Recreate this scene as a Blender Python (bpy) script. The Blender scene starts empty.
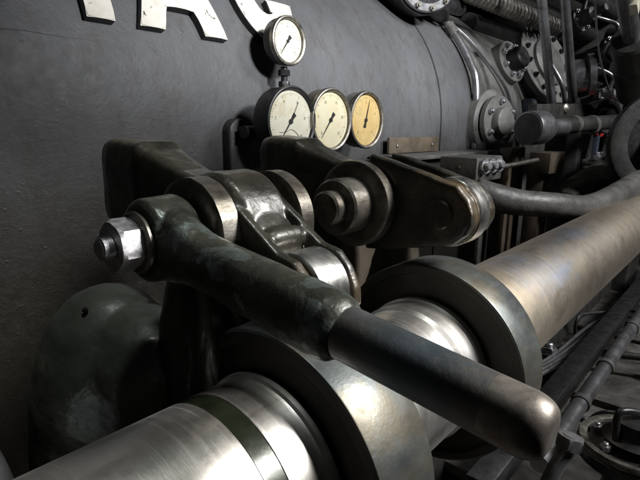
import bpy, bmesh, math, random
from mathutils import Vector, Matrix, noise
random.seed(7)
PI = math.pi
scene = bpy.context.scene
col = scene.collection

# ------------------------------------------------------------------ camera, world, lamps, exposure
def make_camera():
    cd = bpy.data.cameras.new('camera'); co = bpy.data.objects.new('camera', cd); col.objects.link(co)
    cd.sensor_width = 36; cd.lens = 500 / 640 * 36; cd.clip_start = .02; cd.clip_end = 100
    th, p, ro = math.radians(40.9), math.radians(12.95), math.radians(.7)
    fw = Vector((-math.sin(th) * math.cos(p), math.cos(th) * math.cos(p), -math.sin(p)))
    r = Vector((math.cos(th), math.sin(th), 0)); u = r.cross(fw)
    r2 = math.cos(ro) * r + math.sin(ro) * u; u2 = -math.sin(ro) * r + math.cos(ro) * u
    m = Matrix((r2, u2, -fw)).transposed().to_4x4()
    co.matrix_world = m
    scene.camera = co
make_camera()
world = bpy.data.worlds.new('World'); scene.world = world; world.use_nodes = True
world.node_tree.nodes['Background'].inputs[0].default_value = (.75, .85, 1, 1)
world.node_tree.nodes['Background'].inputs[1].default_value = .004
scene.view_settings.view_transform = 'Standard'; scene.view_settings.look = 'None'
scene.view_settings.exposure = 0; scene.view_settings.gamma = 1

def spot(name, loc, target, energy, size, angle, blend, color, sc=(1, 1, 1)):
    l = bpy.data.lights.new(name, 'SPOT'); l.energy = energy; l.shadow_soft_size = size
    l.spot_size = math.radians(angle); l.spot_blend = blend; l.color = color
    o = bpy.data.objects.new(name, l); col.objects.link(o); o.location = loc
    o.rotation_euler = (Vector(target) - Vector(loc)).to_track_quat('-Z', 'Y').to_euler(); o.scale = sc
spot('hall_spotlight', (1.15, .86, 1.05), (-1.1, 1.35, .56), 500, .16, 40, .85, (.97, .98, 1), (1.7, 1, 1))
spot('hall_ceiling_lamp', (.90, 1.30, .98), (-.26, .48, -.25), 400, .25, 42, 1.0, (1, .99, .96))
spot('added_far_fill', (1.5, 2.3, 1.6), (-.45, 2.25, -.35), 330, .3, 74, .9, (.97, .98, 1))  # added fill without a known source, brightens far shaft and right-hand parts

spot('added_bonnet_fill', (-.15, .35, 1.8), (-.60, .33, -.3), 62, .12, 27, 1.0, (.95, 1, .97))  # added from above to brighten the bonnet, no such lamp known
spot('added_rear_fill', (1.2, 3.9, 2.1), (-1.0, 4.0, .35), 210, .2, 60, .9, (.97, .98, 1))  # added to lighten the background clutter, source made up

# ------------------------------------------------------------------ materials
def nt(name):
    m = bpy.data.materials.new(name); m.use_nodes = True
    t = m.node_tree; return m, t, t.nodes, t.links, t.nodes['Principled BSDF']
def tex(N, L, scale, detail=4, rough=.55, stretch=None, dist=0):
    tc = N.new('ShaderNodeTexCoord'); n = N.new('ShaderNodeTexNoise')
    n.inputs['Scale'].default_value = scale; n.inputs['Detail'].default_value = detail
    n.inputs['Roughness'].default_value = rough; n.inputs['Distortion'].default_value = dist
    if stretch:
        mp = N.new('ShaderNodeMapping'); mp.inputs['Scale'].default_value = stretch
        L.new(tc.outputs['Object'], mp.inputs[0]); L.new(mp.outputs[0], n.inputs['Vector'])
    else: L.new(tc.outputs['Object'], n.inputs['Vector'])
    return n.outputs['Fac']
def ramp(N, L, fac, stops):
    r = N.new('ShaderNodeValToRGB'); L.new(fac, r.inputs[0])
    e = r.color_ramp.elements
    while len(e) < len(stops): e.new(.5)
    for el, (p, c) in zip(e, stops):
        el.position = p; el.color = (*c, 1) if isinstance(c, tuple) else (c, c, c, 1)
    return r.outputs[0]
def mix(N, L, fac, a, b):
    m = N.new('ShaderNodeMix'); m.data_type = 'RGBA'
    for s, v in ((0, fac), (6, a), (7, b)):
        if isinstance(v, (int, float)): m.inputs[s].default_value = v
        elif isinstance(v, tuple): m.inputs[s].default_value = (*v, 1)
        else: L.new(v, m.inputs[s])
    return m.outputs[2]
def bump(N, L, P, hs):
    prev = None
    for h, st, d in hs:
        b = N.new('ShaderNodeBump'); b.inputs['Strength'].default_value = st; b.inputs['Distance'].default_value = d
        L.new(h, b.inputs['Height'])
        if prev: L.new(prev, b.inputs['Normal'])
        prev = b.outputs[0]
    L.new(prev, P.inputs['Normal'])

def surface(name, c1, c2, metal=0., r1=.3, r2=.5, scale=14, stretch=None, bumps=((60, .3, .002),), c3=None, s3=5, t3=(.5, .62), stops=(.35, .65), coat=0, spec=.5, m3=None):
    m, t, N, L, P = nt(name)
    f = tex(N, L, scale, 6, .6, stretch, .3)
    cc = ramp(N, L, f, [(stops[0], c1), (stops[1], c2)])
    mfac = None
    if c3:
        g = ramp(N, L, tex(N, L, s3, 5, .65, stretch, .6), [(t3[0], 0.), (t3[1], 1.)])
        cc = mix(N, L, g, cc, c3); mfac = g
    L.new(cc, P.inputs['Base Color'])
    rf = tex(N, L, scale * 2.3, 5, .6, stretch)
    mr = N.new('ShaderNodeMapRange'); mr.inputs[1].default_value = .3; mr.inputs[2].default_value = .7
    mr.inputs[3].default_value = r1; mr.inputs[4].default_value = r2
    L.new(rf, mr.inputs[0]); L.new(mr.outputs[0], P.inputs['Roughness'])
    P.inputs['Metallic'].default_value = metal
    if mfac is not None and m3 is not None:
        q = N.new('ShaderNodeMapRange'); q.inputs[3].default_value = metal; q.inputs[4].default_value = m3
        L.new(mfac, q.inputs[0]); L.new(q.outputs[0], P.inputs['Metallic'])
    P.inputs['Specular IOR Level'].default_value = spec
    P.inputs['Coat Weight'].default_value = coat; P.inputs['Coat Roughness'].default_value = .15
    bump(N, L, P, [(tex(N, L, s, 5, .6, stretch), st, d) for s, st, d in bumps])
    return m

def casing_paint():
    m, t, N, L, P = nt('casing_paint')
    f = tex(N, L, 3, 7, .6)
    c = ramp(N, L, f, [(.3, (.074, .075, .078)), (.7, (.110, .111, .115))])
    g = ramp(N, L, tex(N, L, 26, 6, .7, (1, 1, .35)), [(.5, 0.), (.75, 1.)])
    c = mix(N, L, g, c, (.066, .063, .060))
    # brown oily tone on the lower casing, darkened further to paint in its shade
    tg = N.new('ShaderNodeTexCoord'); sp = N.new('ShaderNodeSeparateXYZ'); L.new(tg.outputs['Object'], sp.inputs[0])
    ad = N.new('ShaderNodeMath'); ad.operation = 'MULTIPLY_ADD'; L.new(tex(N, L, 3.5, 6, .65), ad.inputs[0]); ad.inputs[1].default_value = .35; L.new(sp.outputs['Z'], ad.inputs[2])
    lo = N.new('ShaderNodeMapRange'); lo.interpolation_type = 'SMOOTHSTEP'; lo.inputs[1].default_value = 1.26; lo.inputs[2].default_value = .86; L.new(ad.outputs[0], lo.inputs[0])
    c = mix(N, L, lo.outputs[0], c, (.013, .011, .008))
    L.new(c, P.inputs['Base Color'])
    rr = ramp(N, L, tex(N, L, 40, 5, .7), [(.3, .40), (.7, .60)]); L.new(rr, P.inputs['Roughness']); P.inputs['Specular IOR Level'].default_value = .38
    tc = N.new('ShaderNodeTexCoord')
    def pimples(sc, thr, w):
        mp = N.new('ShaderNodeMapping'); mp.inputs['Scale'].default_value = (1, .8, 1.2)
        L.new(tc.outputs['Object'], mp.inputs[0])
        v = N.new('ShaderNodeTexVoronoi'); v.inputs['Scale'].default_value = sc
        L.new(mp.outputs[0], v.inputs['Vector'])
        d = ramp(N, L, v.outputs['Distance'], [(0, 1.), (w, 0.)])
        s = N.new('ShaderNodeSeparateColor'); L.new(v.outputs['Color'], s.inputs[0])
        gt = N.new('ShaderNodeMath'); gt.operation = 'GREATER_THAN'; L.new(s.outputs[0], gt.inputs[0]); gt.inputs[1].default_value = thr
        mu = N.new('ShaderNodeMath'); mu.operation = 'MULTIPLY'; L.new(d, mu.inputs[0]); L.new(gt.outputs[0], mu.inputs[1])
        return mu.outputs[0]
    bump(N, L, P, [(tex(N, L, 4, 3), .25, .010), (tex(N, L, 60, 5, .65), .5, .003), (tex(N, L, 200, 4, .7), .5, .0012), (pimples(52, .82, .2), .5, .0016), (pimples(21, .85, .11), .6, .003)])
    return m

def shaft_steel(name, base, stain, blue, r1, r2):
    m, t, N, L, P = nt(name)
    ring = tex(N, L, 1, 4, .6, (2, 90, 2))
    st = ramp(N, L, tex(N, L, 7, 6, .65, (1, .55, 1), .5), [(.36, 0.), (.72, 1.)])
    c = ramp(N, L, ring, [(.3, tuple(v * .84 for v in base)), (.7, base)])
    c = mix(N, L, st, c, stain)
    bl = ramp(N, L, tex(N, L, 5, 4, .6, (1, .35, 1), .3), [(.58, 0.), (.74, .7)])
    c = mix(N, L, bl, c, blue)
    L.new(c, P.inputs['Base Color']); P.inputs['Metallic'].default_value = 1
    rr = ramp(N, L, tex(N, L, 22, 6, .7, (1, .7, 1)), [(.3, r1), (.7, r2)])
    # turning marks round the shaft and slanting scuffs along it
    sc = ramp(N, L, tex(N, L, 1, 5, .7, (5, 230, 5), .15), [(.54, 0.), (.74, .7)])
    mp = N.new('ShaderNodeMapping'); mp.inputs['Rotation'].default_value = (.5, .3, .9); mp.inputs['Scale'].default_value = (6, 170, 6)
    tc = N.new('ShaderNodeTexCoord'); L.new(tc.outputs['Object'], mp.inputs[0])
    nn = N.new('ShaderNodeTexNoise'); nn.inputs['Scale'].default_value = 1; nn.inputs['Detail'].default_value = 4; L.new(mp.outputs[0], nn.inputs['Vector'])
    s2 = ramp(N, L, nn.outputs['Fac'], [(.68, 0.), (.75, .8)])
    rr = mix(N, L, sc, rr, tuple([r2 + .06] * 3)); rr = mix(N, L, s2, rr, tuple([r2 + .10] * 3))
    L.new(rr, P.inputs['Roughness'])
    dk = mix(N, L, s2, c, tuple(v * .72 for v in base)); fm = ramp(N, L, tex(N, L, 11, 6, .75, (1, .6, 1), .8), [(.56, 0.), (.66, .55)])
    dk = mix(N, L, fm, dk, tuple(v * .62 for v in stain)); L.new(dk, P.inputs['Base Color'])
    bump(N, L, P, [(sc, .2, .00012), (s2, -.25, .0002), (ring, .3, .0004), (tex(N, L, 160, 3, .6, (1, 6, 1)), .15, .0004)])
    return m

M = {}
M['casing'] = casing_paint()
M['cast'] = surface('oiled_cast_iron', (.008, .008, .006), (.027, .024, .017), 0.1, .28, .46, 16, bumps=((60, .4, .0018), (190, .6, .0010)), c3=(.10, .07, .04), s3=9, t3=(.54, .76), coat=.25)
M['lever'] = surface('worn_lever_iron', (.014, .016, .012), (.042, .042, .033), .35, .28, .48, 18, bumps=((45, .4, .0025), (170, .5, .0012)), c3=(.17, .2, .19), s3=26, t3=(.57, .66), coat=.1, m3=.85)
M['grip'] = surface('blued_grip_steel', (.07, .09, .105), (.13, .145, .15), .75, .34, .52, 14, bumps=((60, .25, .002), (200, .3, .0008)), c3=(.13, .095, .075), s3=6, t3=(.55, .8))
M['tip'] = surface('rubbed_brown_steel', (.12, .10, .085), (.2, .175, .155), .8, .36, .5, 20, bumps=((60, .15, .001), (200, .3, .0005)), c3=(.3, .28, .25), s3=16, t3=(.55, .7))
def rub(m, x0, x1, colr):
    N, L, P = m.node_tree.nodes, m.node_tree.links, m.node_tree.nodes['Principled BSDF']
    src = P.inputs['Base Color'].links[0].from_socket
    tc = N.new('ShaderNodeTexCoord'); sp = N.new('ShaderNodeSeparateXYZ'); L.new(tc.outputs['Object'], sp.inputs[0])
    a = N.new('ShaderNodeMath'); a.operation = 'MULTIPLY_ADD'; L.new(tex(N, L, 55, 6, .75, (.5, 1, 1), .6), a.inputs[0]); a.inputs[1].default_value = .16; L.new(sp.outputs['X'], a.inputs[2])
    f = N.new('ShaderNodeMapRange'); f.inputs[1].default_value = x0; f.inputs[2].default_value = x1; L.new(a.outputs[0], f.inputs[0])
    L.new(mix(N, L, f.outputs[0], src, colr), P.inputs['Base Color'])
rub(M['grip'], .405, .445, (.16, .135, .115))
M['shaft'] = shaft_steel('polished_shaft_steel', (.80, .79, .77), (.72, .66, .58), (.68, .70, .76), .31, .42)
M['shaft_far'] = shaft_steel('tarnished_shaft_steel', (.58, .52, .44), (.48, .40, .30), (.30, .38, .54), .44, .52)
M['camside'] = surface('dark_cam_side', (.05, .048, .042), (.085, .08, .07), .6, .35, .55, 12, bumps=((80, .3, .001),))
M['camrim'] = surface('oily_cam_rim_steel', (.06, .066, .066), (.12, .128, .125), .75, .34, .56, 12, stretch=(1, .7, 1), bumps=((90, .25, .0008), (260, .3, .0005)), c3=(.10, .09, .07), s3=13, t3=(.46, .6))
M['bright'] = surface('bright_turned_steel', (.5, .5, .47), (.66, .65, .62), 1, .22, .36, 20, bumps=((150, .2, .0006),), c3=(.33, .3, .25), s3=14, t3=(.6, .8))
M['ring'] = surface('worn_collar_steel', (.07, .063, .052), (.2, .185, .165), .85, .3, .5, 24, stretch=(1, .5, 1), bumps=((90, .4, .0014),), c3=(.07, .06, .045), s3=16, t3=(.52, .66))
M['nut'] = surface('hex_nut_steel', (.40, .39, .41), (.56, .55, .57), 1, .36, .5, 60, bumps=((180, .4, .0006),), c3=(.2, .17, .14), s3=30, t3=(.6, .8))
M['whitepaint'] = surface('chipped_white_letter_paint', (.58, .55, .47), (.70, .68, .61), 0, .4, .6, 20, bumps=((60, .5, .003),), c3=(.05, .045, .04), s3=26, t3=(.64, .67))
M['black'] = surface('black_enamel', (.012, .012, .013), (.025, .025, .026), 0, .3, .5, 30, bumps=((120, .3, .001),))
M['greycase'] = surface('dusty_grey_gauge_enamel', (.1, .1, .09), (.17, .165, .15), .1, .35, .55, 30, bumps=((120, .3, .001),))
M['browncase'] = surface('dull_brown_gauge_enamel', (.09, .075, .06), (.16, .135, .11), .2, .35, .55, 30, bumps=((120, .3, .001),))
M['bezel'] = surface('bezel_steel', (.16, .15, .13), (.34, .32, .28), .9, .34, .52, 40, bumps=((120, .2, .0006),))
M['dial_white'] = surface('cream_dial', (.62, .60, .47), (.70, .68, .56), 0, .5, .6, 14, bumps=((100, .05, .0003),), c3=(.5, .42, .22), s3=16, t3=(.5, .75))
M['dial_cream'] = surface('yellowed_dial', (.62, .56, .37), (.68, .63, .46), 0, .5, .6, 14, bumps=((100, .05, .0003),), c3=(.6, .48, .22), s3=12, t3=(.5, .8))
M['dial_amber'] = surface('amber_dial', (.50, .35, .13), (.58, .44, .2), 0, .5, .6, 16, bumps=((100, .05, .0003),), c3=(.34, .22, .08), s3=18, t3=(.55, .75))
M['faint'] = surface('faded_dial_ink', (.11, .10, .07), (.2, .18, .13), 0, .5, .6, 60)
for k_ in ('dial_white', 'dial_cream', 'dial_amber'):
    q_ = M[k_].node_tree.nodes['Principled BSDF']; q_.inputs['Coat Weight'].default_value = .8; q_.inputs['Coat Roughness'].default_value = .08
M['ink'] = surface('dial_ink', (.012, .012, .012), (.02, .02, .02), 0, .5, .6)
M['greycast'] = surface('dusty_grey_casting', (.07, .068, .064), (.14, .136, .128), .1, .38, .6, 12, bumps=((30, .4, .004), (120, .4, .0015)), c3=(.045, .04, .034), s3=8, t3=(.55, .7))
M['greypipe'] = surface('brushed_grey_pipe', (.2, .2, .205), (.34, .34, .35), .8, .26, .42, 14, bumps=((90, .3, .001),), c3=(.08, .07, .06), s3=10, t3=(.6, .75))
M['darkcast'] = surface('soot_dark_casting', (.022, .021, .02), (.05, .048, .045), .1, .34, .58, 12, bumps=((40, .4, .003), (120, .4, .0015)))
M['brownplate'] = surface('brown_primer_plate', (.07, .055, .04), (.12, .095, .065), .1, .4, .6, 14, bumps=((60, .4, .002),))
M['floor'] = surface('oil_stained_concrete', (.09, .084, .075), (.2, .185, .17), 0, .3, .6, 7, bumps=((20, .4, .006), (90, .4, .002)), c3=(.025, .022, .018), s3=4.5, t3=(.40, .6))
M['red'] = surface('red_paint', (.45, .02, .02), (.55, .04, .03), 0, .4, .5)
M['dome'] = surface('green_black_casting', (.045, .052, .036), (.10, .10, .075), .05, .38, .6, 10, bumps=((16, .3, .005), (110, .4, .0016)), c3=(.17, .15, .1), s3=9, t3=(.58, .8), coat=.2)
def pale_patch(m, centre, rad, colr):
    N, L, P = m.node_tree.nodes, m.node_tree.links, m.node_tree.nodes['Principled BSDF']
    src = P.inputs['Base Color'].links[0].from_socket
    tc = N.new('ShaderNodeTexCoord'); v = N.new('ShaderNodeVectorMath'); v.operation = 'DISTANCE'; v.inputs[1].default_value = centre
    L.new(tc.outputs['Object'], v.inputs[0])
    n = tex(N, L, 45, 5, .75, None, 1.5)
    a = N.new('ShaderNodeMath'); a.operation = 'MULTIPLY_ADD'; L.new(n, a.inputs[0]); a.inputs[1].default_value = rad * 2.2; L.new(v.outputs['Value'], a.inputs[2])
    f = N.new('ShaderNodeMapRange'); f.inputs[1].default_value = rad * 2.15; f.inputs[2].default_value = rad * 1.75; f.inputs[3].default_value = 0; f.inputs[4].default_value = .8
    L.new(a.outputs[0], f.inputs[0]); L.new(mix(N, L, f.outputs[0], src, colr), P.inputs['Base Color'])
M['bonnet'] = surface('green_grey_bonnet_paint', (.045, .052, .040), (.095, .098, .08), .05, .34, .55, 10, bumps=((16, .3, .005), (110, .4, .0016)), c3=(.19, .17, .12), s3=9, t3=(.56, .8), coat=.25)
pale_patch(M['bonnet'], (.115, -.055, .655), .042, (.26, .28, .27))  # pale grey patch with a ragged edge on the bonnet
M['darkband'] = surface('dark_green_band', (.008, .011, .005), (.02, .024, .013), .3, .22, .36, 20, bumps=((120, .2, .0005),))
M['palecast'] = surface('pale_grey_casting', (.12, .118, .112), (.19, .188, .18), .05, .38, .6, 12, bumps=((30, .4, .004), (120, .4, .0015)), c3=(.12, .105, .09), s3=16, t3=(.5, .75))
M['hose'] = surface('ribbed_dusty_iron', (.05, .045, .038), (.11, .10, .085), .2, .4, .6, 30)
M['navy'] = surface('blue_grey_paint', (.03, .04, .06), (.05, .06, .085), 0, .35, .5)
def glass():
    m, t, N, L, P = nt('gauge_glass')
    P.inputs['Base Color'].default_value = (1, 1, 1, 1); P.inputs['Transmission Weight'].default_value = 1
    P.inputs['Roughness'].default_value = .02; P.inputs['IOR'].default_value = 1.02; P.inputs['Specular IOR Level'].default_value = .6
    return m

# ------------------------------------------------------------------ object helpers
ORG = {}
def thing(name, label, cat, loc, group=None):
    o = bpy.data.objects.new(name, None); col.objects.link(o); o.location = loc; o.empty_display_size = .02
    o['label'] = label; o['category'] = cat
    if group: o['group'] = group
    ORG[o] = Vector(loc); return o
def tag(o, label, cat, group=None):
    o['label'] = label; o['category'] = cat
    if group: o['group'] = group
    return o
def obj(name, bm, mat, parent=None, sharp=32, origin=None, label=None):
    bmesh.ops.remove_doubles(bm, verts=bm.verts, dist=1e-6)
    bmesh.ops.recalc_face_normals(bm, faces=bm.faces)
    for f in bm.faces: f.smooth = True
    lim = math.radians(sharp)
    for e in bm.edges:
        if len(e.link_faces) == 2 and e.calc_face_angle(0) > lim: e.smooth = False
    off = ORG[parent] if parent is not None else Vector(origin or (0, 0, 0))
    bm.transform(Matrix.Translation(-off))
    me = bpy.data.meshes.new(name); bm.to_mesh(me); bm.free(); me.materials.append(mat if not isinstance(mat, str) else M[mat])
    o = bpy.data.objects.new(name, me); col.objects.link(o)
    if parent is not None: o.parent = parent
    else: o.location = off
    ORG[o] = off
    if label: o['label'] = label
    return o
def structure(o): o['kind'] = 'structure'; return o

def frame(d, up=None):
    d = Vector(d).normalized(); up = Vector(up) if up else (Vector((0, 0, 1)) if abs(d.z) < .9 else Vector((1, 0, 0)))
    a = up.cross(d).normalized(); b = d.cross(a).normalized(); return d, a, b
def lathe(bm, o, d, prof, seg=64, up=None):
    """prof: (t along d, radius)"""
    o = Vector(o); d, a, b = frame(d, up); prev = None
    for t, r in prof:
        if r < 1e-6: ring = [bm.verts.new(o + d * t)]
        else: ring = [bm.verts.new(o + d * t + (a * math.cos(2 * PI * k / seg) + b * math.sin(2 * PI * k / seg)) * r) for k in range(seg)]
        if prev is not None:
            n, m = len(prev), len(ring)
            for k in range(seg):
                k2 = (k + 1) % seg
                if n == 1 and m == 1: continue
                if n == 1: bm.faces.new((prev[0], ring[k], ring[k2]))
                elif m == 1: bm.faces.new((prev[k], prev[k2], ring[0]))
                else: bm.faces.new((prev[k], prev[k2], ring[k2], ring[k]))
        prev = ring
    return bm
def disc(bm, o, d, t0, t1, r, ch=.002, seg=64, bore=0):
    if bore: prof = [(t0, bore), (t0, r - ch), (t0 + ch, r), (t1 - ch, r), (t1, r - ch), (t1, bore), (t0, bore)]
    else: prof = [(t0, 0), (t0, r - ch), (t0 + ch, r), (t1 - ch, r), (t1, r - ch), (t1, 0)]
    return lathe(bm, o, d, prof, seg)
def hexnut(bm, o, d, t0, t1, r, rot=0.):
    o = Vector(o); d, a, b = frame(d)
    N = 48; rings = []
    def hexr(an, R):
        x = (an + PI / 6) % (PI / 3) - PI / 6
        return R * math.cos(PI / 6) / math.cos(x)
    h = t1 - t0; c = h * .16
    for t, cap in ((t0, .86), (t0, .9), (t0 + c, 9), (t1 - c, 9), (t1, .9), (t1, .86)):
        ring = []
        for k in range(N):
            an = 2 * PI * k / N
            # corner chamfer: corners pulled in at both ends
            R = hexr(an - PI / 6, r)
            if cap < 9: R = min(R, r * cap)
            ring.append(bm.verts.new(o + d * t + (a * math.cos(an + rot) + b * math.sin(an + rot)) * R))
        rings.append(ring)
    for p, q in zip(rings, rings[1:]):
        for k in range(N): bm.faces.new((p[k], p[(k + 1) % N], q[(k + 1) % N], q[k]))
    bm.faces.new(rings[0]); bm.faces.new(rings[-1])
    return bm
def bolt(bm, o, d, r=.012, h=.012, rot=0., stud=True):
    hexnut(bm, o, d, 0, h, r, rot)
    if stud: disc(bm, o, d, h - .001, h * 1.7, r * .52, r * .12, 20)
    return bm
def box(bm, c, s, bev=.003, rot=None, seg=2):
    r = bmesh.ops.create_cube(bm, size=1); vs = r['verts']
    bmesh.ops.scale(bm, vec=Vector(s), verts=vs)
    es = list({e for v in vs for e in v.link_edges})
    if bev: 
        rb = bmesh.ops.bevel(bm, geom=es, offset=bev, segments=seg, affect='EDGES', profile=.5)
        vs = list({v for f in rb['faces'] for v in f.verts} | {v for v in vs if v.is_valid})
        vs = list({w for v in vs for e in v.link_edges for w in e.verts})
    if rot is not None: bmesh.ops.rotate(bm, cent=(0, 0, 0), matrix=rot, verts=vs)
    bmesh.ops.translate(bm, vec=Vector(c), verts=vs); return bm
def catmull(pts, n=8):
    pts = [Vector(p) for p in pts]; P = [pts[0] * 2 - pts[1]] + pts + [pts[-1] * 2 - pts[-2]]; out = []
    for i in range(1, len(P) - 2):
        for k in range(n):
            t = k / n; a, b, c, d = P[i - 1:i + 3]
            out.append(.5 * ((2 * b) + (c - a) * t + (2 * a - 5 * b + 4 * c - d) * t * t + (3 * b - a - 3 * c + d) * t ** 3))
    out.append(pts[-1]); return out
def tube(bm, pts, r, seg=20, smooth=True, n=8):
    ps = catmull(pts, n) if smooth and len(pts) > 2 else [Vector(p) for p in pts]
    rs = r if callable(r) else (lambda t: r)
    rings = []; up = None
    for i, p in enumerate(ps):
        d = (ps[min(i + 1, len(ps) - 1)] - ps[max(i - 1, 0)]).normalized()
        if up is None: _, a, b = frame(d)
        else:
            b = (up - d * up.dot(d)).normalized(); a = b.cross(d)
        up = b; R = rs(i / (len(ps) - 1))
        rings.append([bm.verts.new(p + (a * math.cos(2 * PI * k / seg) + b * math.sin(2 * PI * k / seg)) * R) for k in range(seg)])
    for p, q in zip(rings, rings[1:]):
        for k in range(seg): bm.faces.new((p[k], p[(k + 1) % seg], q[(k + 1) % seg], q[k]))
    bm.faces.new(rings[0]); bm.faces.new(rings[-1]); return bm
def loft(bm, secs, seg=32, ex=2.):
    """secs: (centre, axis a vector with length, axis b vector with length[, exponent])"""
    rings = []
    for s in secs:
        c, a, b = Vector(s[0]), Vector(s[1]), Vector(s[2]); e = s[3] if len(s) > 3 else ex
        ring = []
        for k in range(seg):
            t = 2 * PI * k / seg; cx, sx = math.cos(t), math.sin(t)
            ring.append(bm.verts.new(c + a * math.copysign(abs(cx) ** (2 / e), cx) + b * math.copysign(abs(sx) ** (2 / e), sx)))
        rings.append(ring)
    for p, q in zip(rings, rings[1:]):
        for k in range(seg): bm.faces.new((p[k], p[(k + 1) % seg], q[(k + 1) % seg], q[k]))
    bm.faces.new(rings[0]); bm.faces.new(rings[-1]); return bm
def prism(bm, pts, axis, t0, t1, bev=.002):
    """outline pts in the plane across axis 'x' (y,z) or 'y' (x,z) or 'z' (x,y)"""
    def V(p, t): return {'x': (t, p[0], p[1]), 'y': (p[0], t, p[1]), 'z': (p[0], p[1], t)}[axis]
    a = [bm.verts.new(V(p, t0)) for p in pts]; b = [bm.verts.new(V(p, t1)) for p in pts]
    n = len(pts); fs = [bm.faces.new(a), bm.faces.new(b)]
    for k in range(n): bm.faces.new((a[k], a[(k + 1) % n], b[(k + 1) % n], b[k]))
    if bev:
        es = list(fs[0].edges) + list(fs[1].edges)
        bmesh.ops.bevel(bm, geom=es, offset=bev, segments=2, affect='EDGES', profile=.5)
    return bm
def fused(name, bm, mat, parent, voxel=.003, smooth=4, label=None, rough=0.):
    """union of overlapping volumes into one cast surface with fillets"""
    bmesh.ops.recalc_face_normals(bm, faces=bm.faces)
    me = bpy.data.meshes.new('tmp'); bm.to_mesh(me); bm.free()
    o = bpy.data.objects.new('tmp', me); col.objects.link(o)
    r = o.modifiers.new('r', 'REMESH'); r.mode = 'VOXEL'; r.voxel_size = voxel
    s = o.modifiers.new('s', 'SMOOTH'); s.factor = .6; s.iterations = smooth
    dg = bpy.context.evaluated_depsgraph_get(); ev = o.evaluated_get(dg)
    me2 = bpy.data.meshes.new_from_object(ev)
    bpy.data.objects.remove(o); bpy.data.meshes.remove(me)
    b2 = bmesh.new(); b2.from_mesh(me2); bpy.data.meshes.remove(me2)
    if rough:
        for v in b2.verts:
            v.co += v.normal * (noise.noise(v.co * 35) * rough + noise.noise(v.co * 90) * rough * .35)
    return obj(name, b2, mat, parent, sharp=180, label=label)

# ------------------------------------------------------------------ the setting
bm = bmesh.new(); box(bm, (0, 3, -1.05), (14, 16, .1), 0); structure(obj('floor', bm, 'floor', origin=(0, 3, -1.05)))
bm = bmesh.new(); box(bm, (-3.4, 3, 1.2), (.2, 16, 4.4), 0); structure(obj('wall', bm, 'darkcast', origin=(-3.4, 3, 1.2)))
bm = bmesh.new(); box(bm, (0, 8.6, 1.2), (6.5, .2, 4.4), 0); structure(obj('background', bm, 'darkcast', origin=(0, 8.6, 1.2)))

# ------------------------------------------------------------------ engine casing with raised letters
RC, CX = .65, -1.70
def prof_r(off=0.):
    out = []
    for k in range(0, 41):
        a = math.radians(115 - 115 * k / 40); out.append((CX + (RC + off) * math.cos(a), (RC + off) * math.sin(a)))
    for k in range(1, 21): out.append((CX + RC + off + .0 * k, -.05 * k))
    return out
casing = thing('engine_casing', 'huge dark grey painted cylindrical engine casing carrying raised white letters', 'engine casing', (-1.7, 1.0, -1.0))
def csurf(y, s, off=0.):
    """point on the casing at height-arc s"""
    a = s / RC
    if s < 0: return Vector((CX + RC + off, y, s))
    return Vector((CX + (RC + off) * math.cos(a), y, (RC + off) * math.sin(a)))
def solid_shell(bm, off, y0, y1, n=1):
    pr = prof_r(off); pr = pr + [(CX - .3, -1.0), (CX - .3, pr[0][1])]
    ys = [y0 + (y1 - y0) * k / n for k in range(n + 1)]
    rings = [[bm.verts.new((x, y, z)) for x, z in pr] for y in ys]
    m = len(pr)
    for p, q in zip(rings, rings[1:]):
        for k in range(m): bm.faces.new((p[k], q[k], q[(k + 1) % m], p[(k + 1) % m]))
    bm.faces.new(rings[0]); bm.faces.new(rings[-1])
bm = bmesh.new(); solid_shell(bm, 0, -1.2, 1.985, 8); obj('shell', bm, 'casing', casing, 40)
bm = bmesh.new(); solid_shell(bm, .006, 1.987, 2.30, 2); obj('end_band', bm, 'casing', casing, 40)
bm = bmesh.new(); solid_shell(bm, -.002, 2.301, 2.50, 1); obj('recess_band', bm, 'palecast', casing, 40)
bm = bmesh.new(); solid_shell(bm, .014, 2.501, 3.35, 2); obj('end_ring', bm, 'palecast', casing, 40)
for k in range(9):
    q = csurf(3.18, .12 + .09 * k, .012); bm = bmesh.new(); bolt(bm, q, (q.x - CX, 0, q.z), .014, .014, k); obj('bolt', bm, 'black', casing, 20)
# weld bead running along the casing
bm = bmesh.new()
tube(bm, [csurf(-.3 + .03 * k, .165 + .0012 * math.sin(k * 1.7) + .001 * math.sin(k * .61), -.0008) for k in range(31)], lambda t: .0026 * min(1, (1 - t) / .5) + .0004, 10)
obj('weld_bead', bm, 'casing', casing)
def letter(polys, y0, s0, name, lab):
    bm = bmesh.new()
    for pl in polys:
        # densify then wrap on the casing
        d = []
        for i, p in enumerate(pl):
            q = pl[(i + 1) % len(pl)]; n = max(1, int(math.dist(p, q) / .02))
            for k in range(n): d.append((p[0] + (q[0] - p[0]) * k / n, p[1] + (q[1] - p[1]) * k / n))
        A = [bm.verts.new(csurf(y0 + y, s0 + s, -.004)) for y, s in d]
        B = [bm.verts.new(csurf(y0 + y, s0 + s, .021)) for y, s in d]
        top = bm.faces.new(B); bm.faces.new(A); n = len(d)
        for k in range(n): bm.faces.new((A[k], A[(k + 1) % n], B[(k + 1) % n], B[k]))
    bmesh.ops.bevel(bm, geom=[e for e in top.edges], offset=.0025, segments=2, affect='EDGES')
    o = obj(name, bm, M['whitepaint'], casing, 40, label=lab)
    o.data.materials.append(M['black'])
    for p in o.data.polygons:
        vs = [o.data.vertices[i].co + ORG[casing] for i in p.vertices]
        if sum(math.hypot(v.x - CX, v.z) for v in vs) / len(vs) < RC + .0185: p.material_index = 1
H = .28
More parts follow.
